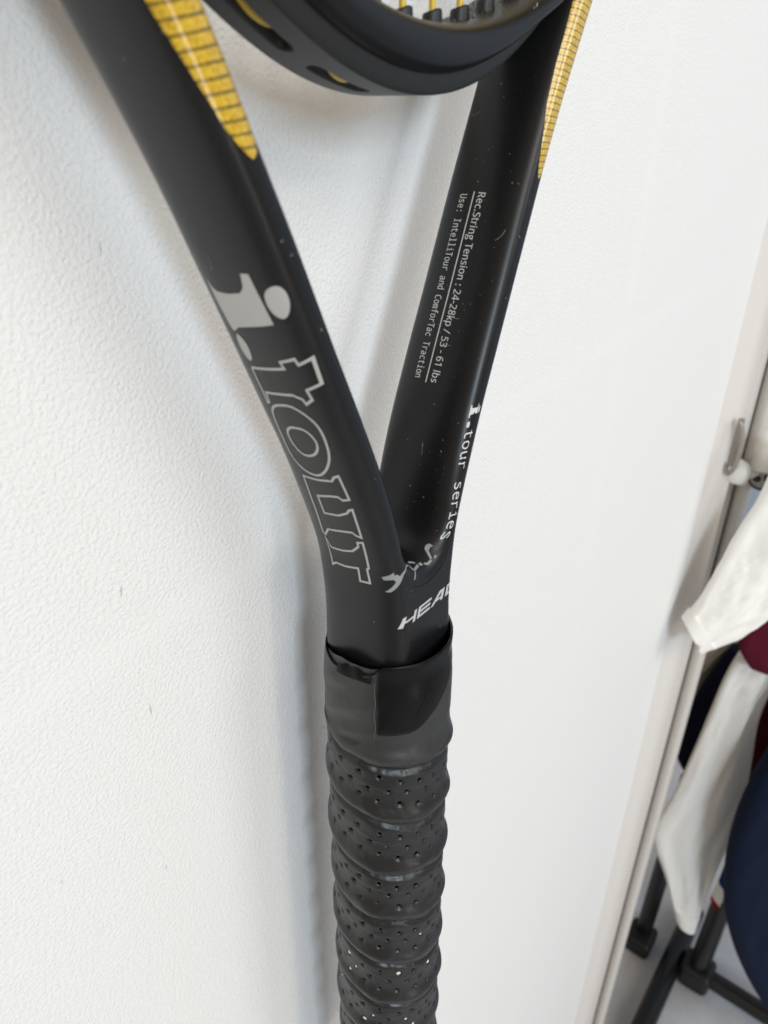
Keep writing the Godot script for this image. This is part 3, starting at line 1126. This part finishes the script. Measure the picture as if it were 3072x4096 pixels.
	for i in 46:
		var row := PackedVector3Array()
		for j in 144:
			var th := TAU * j / 144
			var top: float = tape_top.call(th)
			var yy: float
			var r: float
			if i < 5:   # inner face of the sleeve, and its thin edge
				yy = lerpf(-121.0, top, i / 4.0)
				r = tape_r.call(th, yy) - 0.38
			else:
				yy = lerpf(top, -142.4, pow((i - 5) / 40.0, 1.15))
				r = tape_r.call(th, yy)
			row.append(polar(th, r, yy) * MM)
		tr.append(row)
	var tape := add_mesh("finishing_tape", grid(tr, true, false), M.tape, racket)
	# an inner layer that shows where the outer one has torn away
	var il := []
	for i in 10:
		var row := PackedVector3Array()
		for j in 50:
			var th := lerpf(2.5, 4.2, j / 49.0)
			var top := -113.9 - 0.7 * gn.get_noise_1d(th * 70.0 + 40.0) - 2.6 * smoothstep(3.1, 3.9, th)
			var yy := lerpf(-122.0, top, i / 9.0)
			row.append(polar(th, tape_r.call(th, yy) - 0.62 + (0.15 if i == 9 else 0.0), yy) * MM)
		il.append(row)
	add_mesh("inner_tape", grid(il, false, true), M.tape, tape)
	# second layer of tape, its cut end towards the camera
	var pa := []
	for i in 25:
		var row := PackedVector3Array()
		for j in 61:
			var u := j / 60.0
			var th := lerpf(2.66, 0.35, u)
			var bottom := -133.6 + 1.2 * sin(u * 9.0) * 0.2 + 13.5 * smoothstep(0.2, 0.75, u)
			if u < 0.03:
				bottom += 1.0
			var top: float = tape_top.call(th)
			top = minf(top, -113.4)
			var s := clampf((i - 1) / 23.0, 0.0, 1.0)
			var yy := lerpf(top + 0.5, bottom, s)
			var lift := 0.3
			if i == 0 or i == 24 or j == 0 or j == 60:
				lift = -0.1
			if j == 1:
				lift = 0.42
			row.append(polar(th, tape_r.call(th, yy) + lift, yy) * MM)
		pa.append(row)
	add_mesh("tape_end", grid(pa, false, true), M.tape_patch, tape)
	# the torn flap that sticks up at the edge
	var fl := []
	for i in 8:
		var row := PackedVector3Array()
		for j in 20:
			var th := lerpf(3.32, 2.72, j / 19.0)
			var s := i / 7.0
			var yy := lerpf(-117.9, -114.6 - 1.6 * absf(j / 19.0 - 0.45), s)
			row.append(polar(th, tape_r.call(th, -120.0) + 0.35 - 0.9 * s * s + 0.35 * sin(j * 0.7) * s, yy) * MM)
		fl.append(row)
	add_mesh("tape_flap", grid(fl, false, true), M.tape_patch, tape)
	# a pale crease at the cut end
	var cr := PackedVector3Array()
	for i in 12:
		var yy := lerpf(-117.5, -134.2, i / 11.0)
		cr.append(polar(2.675 + 0.012 * sin(i * 1.3), tape_r.call(2.675, yy) + 0.30, yy) * MM)
	add_mesh("tape_crease", tube_mesh(cr, 0.09 * MM, 6), M.crease, tape)
	for q in [[1.75, -117.5, 2.12, -129.0, 0.16], [1.15, -117.0, 1.3, -118.0, 0.12], [1.95, -121.0, 2.05, -125.0, 0.1]]:
		var fold := PackedVector3Array()
		for i in 12:
			var s: float = i / 11.0
			var th := lerpf(q[0], q[2], s) + 0.015 * sin(s * 7.0)
			var yy := lerpf(q[1], q[3], s)
			fold.append(polar(th, tape_r.call(th, yy) + 0.29 - 0.12 * absf(s - 0.5), yy) * MM)
		add_mesh("tape_crease", tube_mesh(fold, q[4] * MM, 8), M.tape_patch, tape)


# ------------------------------------------------------------------ dust and nicks
func build_specks(frame: Node) -> void:
	var v := PackedVector3Array()
	var n := PackedVector3Array()
	var dab := func(p: Vector3, nr: Vector3, size: float, long: float) -> void:
		var t := nr.cross(Vector3(rng.randf() - 0.5, rng.randf() - 0.5, rng.randf() - 0.5)).normalized()
		var b := nr.cross(t)
		var q := [p + t * size * long, p + b * size * 0.5, p - t * size * long, p - b * size * 0.5]
		for k in [0, 1, 2, 0, 2, 3]:
			v.append((q[k] + nr * (0.06 + 0.1 * size)) * MM)
			n.append(nr)
	for i in 260:   # specks on the right arm's inner side, thicker towards the crotch
		var y := lerpf(6.0, -86.0, pow(rng.randf(), 0.85))
		var s := side_at(y, rng.randf_range(-3.0, 8.5), false)
		dab.call(s[0], s[1], pow(rng.randf(), 4.0) * 0.2 + 0.03, rng.randf_range(0.5, 1.6))
	for i in 70:
		var s := side_at(rng.randf_range(-118.0, 20.0), rng.randf_range(-9.0, 9.0), true)
		dab.call(s[0], s[1], pow(rng.randf(), 4.0) * 0.18 + 0.03, rng.randf_range(0.5, 2.0))
	for i in 80:
		var y := rng.randf_range(-115.0, -8.0)
		var x := rng.randf_range(x_at(inner, maxf(y, -88.0)) + 0.8, x_at(outer, y) - 0.5) * (-1.0 if rng.randf() < 0.6 else 1.0)
		var s := front_point(x, y)
		dab.call(s[0], s[1], pow(rng.randf(), 3.0) * 0.2 + 0.03, rng.randf_range(0.6, 3.0))
	for i in 40:
		# nicks along the left arm's inner front edge
		var y := rng.randf_range(-70.0, -8.0)
		var s := front_point(-(x_at(inner, y) + rng.randf_range(0.15, 0.9)), y)
		dab.call(s[0], s[1], rng.randf_range(0.05, 0.2), rng.randf_range(0.5, 1.5))
	for i in 90:   # lint caught in the gap between shaft and tape
		var th := rng.randf_range(0.3, 3.4)
		dab.call(polar(th, octagon(th, 14.0 + rng.randf() * 1.2), -118.0 + rng.randf() * 1.5), polar(th, 0.6, 0.5).normalized(), rng.randf_range(0.05, 0.16), 1.4)
	for i in 6:
		# fine hairs and scratches
		var y := rng.randf_range(-84.0, 0.0)
		var z := rng.randf_range(-6.0, 7.0)
		var right := rng.randf() < 0.65
		var dir := rng.randf_range(0.0, TAU)
		var turn := rng.randf_range(-0.22, 0.22)
		var last: Array = side_at(y, z, not right)
		for k in 7:
			dir += turn
			y += cos(dir) * 0.4
			z = clampf(z + sin(dir) * 0.4, -8.0, 8.8)
			var next: Array = side_at(y, z, not right)
			var b: Vector3 = (next[0] - last[0]).cross(next[1]).normalized() * 0.045
			for q in [last[0] - b, last[0] + b, next[0] + b, last[0] - b, next[0] + b, next[0] - b]:
				v.append((q + next[1] * 0.09) * MM)
				n.append(next[1])
			last = next
	var o := add_mesh("dust_specks", facing(v, n, PackedInt32Array(range(v.size()))), M.dust, frame)
	o.set_meta("kind", "stuff")
	# felt of dust on the hoop's upper inside
	v = PackedVector3Array()
	n = PackedVector3Array()
	for i in 4600:
		var x := rng.randf_range(-30.0, 52.0)
		var z := rng.randf_range(-9.0, 6.5)
		if rng.randf() < smoothstep(0.0, 5.0, z) * 0.93:
			continue
		var hh := absf(z) / 10.0
		var drop := (1.0 - pow(maxf(1.0 - pow(hh, 3.2), 0.0), 0.36)) * 4.4
		var y := bridge_inner(x) - drop
		var nr := Vector3(-0.0122 * (x - 7.0), 1, z * 0.03).normalized()
		var p := Vector3(x, y - 0.05, z)
		var d := (nr + Vector3(rng.randf() - 0.5, rng.randf() - 0.5, rng.randf() - 0.5) * 2.2).normalized() * rng.randf_range(0.25, 0.8)
		var side := d.cross(Vector3(rng.randf() - 0.5, 0.3, rng.randf() - 0.5)).normalized() * 0.05
		for q in [p - side, p + side, p + d]:
			v.append(q * MM)
			n.append(nr)
	var felt := add_mesh("dust_fibres", facing(v, n, PackedInt32Array(range(v.size()))), M.dust, racket.get_node("bridge"))
	felt.set_meta("kind", "stuff")


# ------------------------------------------------------------------ setting
func build_room() -> void:
	var wall := box("wall", Vector3(-1.3, 0.0, -0.12), Vector3(0.428, 2.7, 0.008), 0.004, M.wall)
	tag(wall, "white roller-textured plaster wall behind the tennis racket", "wall")
	var v := PackedVector3Array()
	var nn := PackedVector3Array()
	for i in 14:
		var p := Vector3(rng.randf_range(-0.11, 0.02), rng.randf_range(1.08, 1.34), 0.0082)
		var d := Vector3(rng.randf_range(-0.3, 0.3), 1, 0).normalized() * rng.randf_range(0.0006, 0.0018)
		var w := Vector3(d.y, -d.x, 0) * 0.12
		for q in [p - d, p + w, p + d, p - d, p + d, p - w]:
			v.append(q - Vector3(0, 0, 0.008) - wall.position + Vector3(0, 0, 0.008))
			nn.append(Vector3.BACK)
	var sc := add_mesh("scuff_marks", facing(v, nn, PackedInt32Array(range(v.size()))), M.scuff, wall)
	sc.set_meta("kind", "stuff")
	var fl := box("floor", Vector3(-1.3, -0.1, -1.4), Vector3(1.6, 0.0, 2.2), 0.004, M.floor)
	fl.set_meta("kind", "structure")
	fl.set_meta("label", "grey smooth floor under the clothes rack")
	var bk := box("wall", Vector3(1.45, 0.0, -1.4), Vector3(1.55, 2.7, 1.6), 0.004, M.back)
	tag(bk, "pale blue wall behind the clothes rack", "wall")
	var sk := box("skirting_board", Vector3(1.436, 0.0, -1.39), Vector3(1.449, 0.09, 1.59), 0.003, M.frame_white)
	tag(sk, "white skirting board along the foot of the pale blue wall", "skirting board")


func build_doorway() -> void:
	var d := thing("door_frame", "off-white door frame at the right end of the white wall", "door frame", Vector3(0.43, 0, 0.008))
	box("jamb", Vector3(-0.001, 0.0, -0.13), Vector3(0.05, 2.1, 0.014), 0.012, M.pink, d)
	box("casing", Vector3(0.014, 0.0, 0.0145), Vector3(0.030, 2.1, 0.025), 0.005, M.frame_white, d)
	box("stop", Vector3(0.0505, 0.0, -0.13), Vector3(0.062, 2.1, 0.014), 0.002, M.frame_white, d)
	var cv := []
	for i in 2:
		var row := PackedVector3Array()
		for k in 13:
			var a := PI / 2 * k / 12.0
			row.append(Vector3(-0.002 - 0.022 * (1.0 - sin(a)), 0.01 + 2.08 * i, -0.0005 + 0.014 * (1.0 - cos(a))))
		cv.append(row)
	add_mesh("cove", grid(cv, false, true), M.cove, d)
	# metal eye on the frame
	var rr := []
	for i in 41:
		var row := PackedVector3Array()
		var a := TAU * i / 40.0
		var c0 := Vector3(-0.004 - 0.004 * cos(a * 0.5), 1.115 + 0.021 * cos(a), 0.011 + 0.0050 * sin(a))
		for k in 10:
			var th := TAU * k / 10.0
			row.append(c0 + Vector3(0, cos(a), sin(a)) * cos(th) * 0.0019 + Vector3(1, 0, 0) * sin(th) * 0.0019)
		rr.append(row)
	add_mesh("metal_eye", grid(rr, true, true), M.steel, d)
	box("eye_plate", Vector3(-0.0032, 1.093, 0.0075), Vector3(-0.0012, 1.137, 0.0135), 0.0009, M.steel, d)
	# white clothes rail with its knob
	var k := thing("clothes_rail", "white tubular clothes rail with a metal end plug and round knob at the door frame", "rail", Vector3(0.4327, 1.0934, 0.0265))
	var rows := []
	for q in [[-0.002, 0.002], [-0.002, 0.0085], [0.001, 0.0098], [0.006, 0.0100], [0.011, 0.0088], [0.0142, 0.006], [0.0155, 0.001]]:
		var row := PackedVector3Array()
		for j in 24:
			var th := TAU * j / 24
			row.append(Vector3(cos(th) * q[1] * 0.8 + 0.001 - q[0] * 0.25, sin(th) * q[1] + 0.001, q[0] - 0.008))
		rows.append(row)
	add_mesh("knob", grid(rows, true, false), M.plastic, k)
	var ax := Vector3(-1.0, 0.0, 0.15).normalized()
	var c := Vector3(0.010, -0.004, 0.0135)
	add_mesh("rail_tube", tube_mesh(PackedVector3Array([c + ax * -0.9, c + ax * -0.004]), 0.0093, 24), M.plastic, k)
	var e := add_mesh("end_ring", tube_mesh(PackedVector3Array([c + ax * -0.0045, c + ax * 0.001]), 0.0097, 24, false), M.steel, k)
	add_mesh("end_plug", tube_mesh(PackedVector3Array([c + ax * -0.003, c + ax * -0.0008]), 0.0090, 20), M.steel, e)
	for s in [-1.0, 1.0]:
		add_mesh("plug_screw", tube_mesh(PackedVector3Array([c + ax * -0.001 + Vector3(0, 0.0012 * s, 0.0035 * s), c + ax * 0.0010 + Vector3(0, 0.0012 * s, 0.0035 * s)]), 0.0026, 12), M.rack_cap, e)
	var fl := PackedVector3Array([Vector3(0.012, -0.001, 0.010), Vector3(0.022, 0.016, 0.008), Vector3(0.036, 0.040, 0.004)])
	add_mesh("socket", tube_mesh(fl, 0.0085, 20), M.plastic, k)
	add_mesh("knob_stem", tube_mesh(PackedVector3Array([Vector3(0.004, 0.0, -0.001), Vector3(0.016, -0.003, 0.010)]), 0.0045, 14), M.plastic, k)
	# shoulder of the hanger that pokes out above
	var hg := thing("coat_hanger", "pale wooden coat hanger tip above the white rail bracket", "coat hanger", Vector3(0.56, 1.098, 0.075))
	var hp := PackedVector3Array()
	for i in 9:
		var s := i / 8.0
		hp.append(Vector3(lerpf(-0.045, 0.16, s), 0.055 * s - 0.015 * s * s - 0.003, lerpf(-0.012, 0.06, s)))
	add_mesh("shoulder", tube_mesh(hp, 0.0052, 14), M.wood, hg)
	var hk := PackedVector3Array()
	for i in 16:
		var a := PI * 1.35 * i / 15.0
		hk.append(Vector3(0.16 + 0.02 * sin(a) , 0.075 + 0.02 - 0.02 * cos(a), 0.06))
	add_mesh("hook", tube_mesh(PackedVector3Array([Vector3(0.16, 0.035, 0.06)]) + hk, 0.0016, 8), M.steel, hg)


func build_rack() -> void:
	var r := thing("clothes_rack", "black tubular clothes rack standing on the grey floor by the doorway", "clothes rack", Vector3(0.763, 0.0, 0.06))
	var bar := func(called: String, a: Vector3, b: Vector3, rad: float) -> MeshInstance3D:
		return add_mesh(called, tube_mesh(PackedVector3Array([a, a.lerp(b, 0.02), a.lerp(b, 0.98), b]), rad, 16), M.rack, r)
	bar.call("base_tube", Vector3(-0.34, 0.032, 0.001), Vector3(0.11, 0.032, 0.001), 0.0165)
	bar.call("base_tube", Vector3(0.003, 0.036, 0.045), Vector3(-0.003, 0.036, 0.50), 0.0150)
	bar.call("post", Vector3(0.0, 0.018, 0.040), Vector3(0.03, 0.62, 0.040), 0.0155)
	bar.call("post", Vector3(0.020, 0.02, -0.058), Vector3(0.022, 0.42, -0.056), 0.0135)
	var cap := add_mesh("foot", soft_box(Vector3(0.05, 0.036, 0.045), 0.008), M.rack_cap, r)
	cap.position = Vector3(0.010, 0.018, -0.058)
	var joint := add_mesh("tube_joint", soft_box(Vector3(0.048, 0.05, 0.05), 0.01), M.rack_cap, r)
	joint.position = Vector3(0.002, 0.034, 0.040)
	var bolt := add_mesh("bolt", tube_mesh(PackedVector3Array([Vector3(0.0, 0.055, 0.04), Vector3(0.0, 0.064, 0.04)]), 0.006, 12), M.steel, r)
	bolt.position = Vector3.ZERO


func cloth_mesh(pts: Array, thick: float, folds: float, s: int) -> ArrayMesh:
	# loft of closed cross sections between two edge lines
	var n := pts.size() / 2
	var fn := FastNoiseLite.new()
	fn.seed = s
	fn.frequency = 1.0
	var rows := []
	var steps := 44
	for i in steps + 1:
		var t := float(i) / steps * (n - 1)
		var k := mini(int(t), n - 2)
		var f := t - k
		var at := func(side: int) -> Vector3:
			var p0: Vector3 = pts[maxi(k - 1, 0) * 2 + side]
			var p1: Vector3 = pts[k * 2 + side]
			var p2: Vector3 = pts[(k + 1) * 2 + side]
			var p3: Vector3 = pts[mini(k + 2, n - 1) * 2 + side]
			return p1.cubic_interpolate(p2, p0, p3, f)
		var a: Vector3 = at.call(0)
		var b: Vector3 = at.call(1)
		var across := b - a
		var w := across.length()
		var out := Vector3(across.z, 0, -across.x).normalized()
		if out.dot(Vector3(-1, 0, 0.5)) < 0:
			out = -out
		var row := PackedVector3Array()
		for j in 56:
			var th := TAU * j / 56
			var c := cos(th)
			var q := sin(th)
			var bulge := thick * minf(1.0, w / 0.03) * signf(q) * pow(absf(q), 0.8)
			var u := (1.0 - c) * 0.5
			var fold := folds * sin(u * 11.0 + s + 2.0 * fn.get_noise_2d(u * 2.0, t * 0.25)) * absf(q) * (0.5 + 0.5 * t / n)
			fold += folds * 1.2 * fn.get_noise_2d(u * 4.0 + 7.0, t * 0.3) * absf(q)
			# sharp creases where the cloth bends
			fold += folds * 0.8 * pow(1.0 - absf(fn.get_noise_2d(u * 2.2 + t * 0.35, t * 0.2 + 31.0)) * 2.0, 3.0) * absf(q)
			row.append(a.lerp(b, u) + out * (bulge + fold))
		rows.append(row)
	# closed ends
	for e in [0, steps]:
		var mid := Vector3.ZERO
		for p in rows[e if e == 0 else rows.size() - 1]:
			mid += p / 56.0
		var row := PackedVector3Array()
		for p in rows[e if e == 0 else rows.size() - 1]:
			row.append(mid.lerp(p, 0.02))
		if e == 0:
			rows.insert(0, row)
		else:
			rows.append(row)
	return grid(rows, true, true)


func garment(called: String, part: String, key: String, m: Material, label: String, category: String, thick := 0.012, folds := 0.003, s := 1) -> Node3D:
	var base: Vector3 = GARMENTS[key][0]
	var o := thing(called, label, category, base)
	var moved := []
	for p in GARMENTS[key]:
		moved.append(p - base)
	add_mesh(part, cloth_mesh(moved, thick, folds, s), m, o)
	return o


func hem(o: Node3D, key: String, from: int, m: Material, called: String) -> void:
	# a stitched band round the end of a sleeve
	var pts: Array = GARMENTS[key]
	var n := pts.size()
	var moved := []
	for i in range(n - 4, n):
		moved.append(pts[i] - pts[0])
	var a: Vector3 = moved[0].lerp(moved[2], 0.62)
	var b: Vector3 = moved[1].lerp(moved[3], 0.62)
	add_mesh(called, cloth_mesh([a, b, a.lerp(moved[2], 0.5), b.lerp(moved[3], 0.5), moved[2], moved[3]], 0.0135, 0.0, from), m, o)


func build_garments() -> void:
	var a := garment("shirt", "sleeve", "shirt_sleeve", M.white_cloth, "white shirt with its short sleeve hanging nearest the door frame", "shirt", 0.010, 0.0035, 3)
	hem(a, "shirt_sleeve", 5, M.white_cloth, "cuff")
	garment("maroon_top", "sleeve", "maroon", M.maroon_cloth, "maroon top hanging just behind the nearest white shirt", "top", 0.014, 0.003, 5)
	var b := garment("shirt", "sleeve", "long_shirt", M.white_cloth, "white shirt with a long sleeve reaching down towards the black base tube", "shirt", 0.009, 0.004, 8)
	hem(b, "long_shirt", 9, M.white_cloth, "cuff")
	garment("dark_red_top", "sleeve", "dark_red", M.dark_red_cloth, "dark red garment in shade behind the long white sleeve", "top", 0.015, 0.003, 12)
	garment("navy_jacket", "sleeve", "navy_front", M.navy_cloth, "navy blue jacket hanging at the lower right in front of the rack", "jacket", 0.03, 0.004, 15)
	garment("navy_trousers", "leg", "navy_back", M.dark_navy_cloth, "dark navy garment hanging behind the long white sleeve", "trousers", 0.014, 0.003, 17)
	garment("grey_shirt", "sleeve", "grey_sleeve", M.grey_cloth, "pale grey sleeve in shade above the dark navy garment", "shirt", 0.014, 0.003, 19)
	# striped top: green above, blue below, white end with a red edge
	var pts: Array = GARMENTS["green"]
	var base: Vector3 = pts[0]
	var o := thing("striped_top", "green and blue top with a white and red edge behind the white sleeve", "top", base)
	var cuts := [[0, 3, M.green_cloth, "green_panel"], [3, 5, M.blue_cloth, "blue_panel"]]
	for c in cuts:
		var part := []
		for i in range(c[0] * 2, c[1] * 2 + 2):
			part.append(pts[i] - base)
		add_mesh(c[3], cloth_mesh(part, 0.012, 0.002, 23 + c[0]), c[2], o)
	var l: Vector3 = pts[10] - base
	var r: Vector3 = pts[11] - base
	var l2: Vector3 = pts[12] - base
	var r2: Vector3 = pts[13] - base
	add_mesh("white_edge", cloth_mesh([l, r, l.lerp(l2, 0.3), r.lerp(r2, 0.3), l.lerp(l2, 0.55), r.lerp(r2, 0.55)], 0.0125, 0.001, 31), M.white_cloth, o)
	add_mesh("red_edge", cloth_mesh([l.lerp(l2, 0.55), r.lerp(r2, 0.55), l.lerp(l2, 0.63), r.lerp(r2, 0.63), l.lerp(l2, 0.7), r.lerp(r2, 0.7)], 0.013, 0.001, 32), M.red_cloth, o)
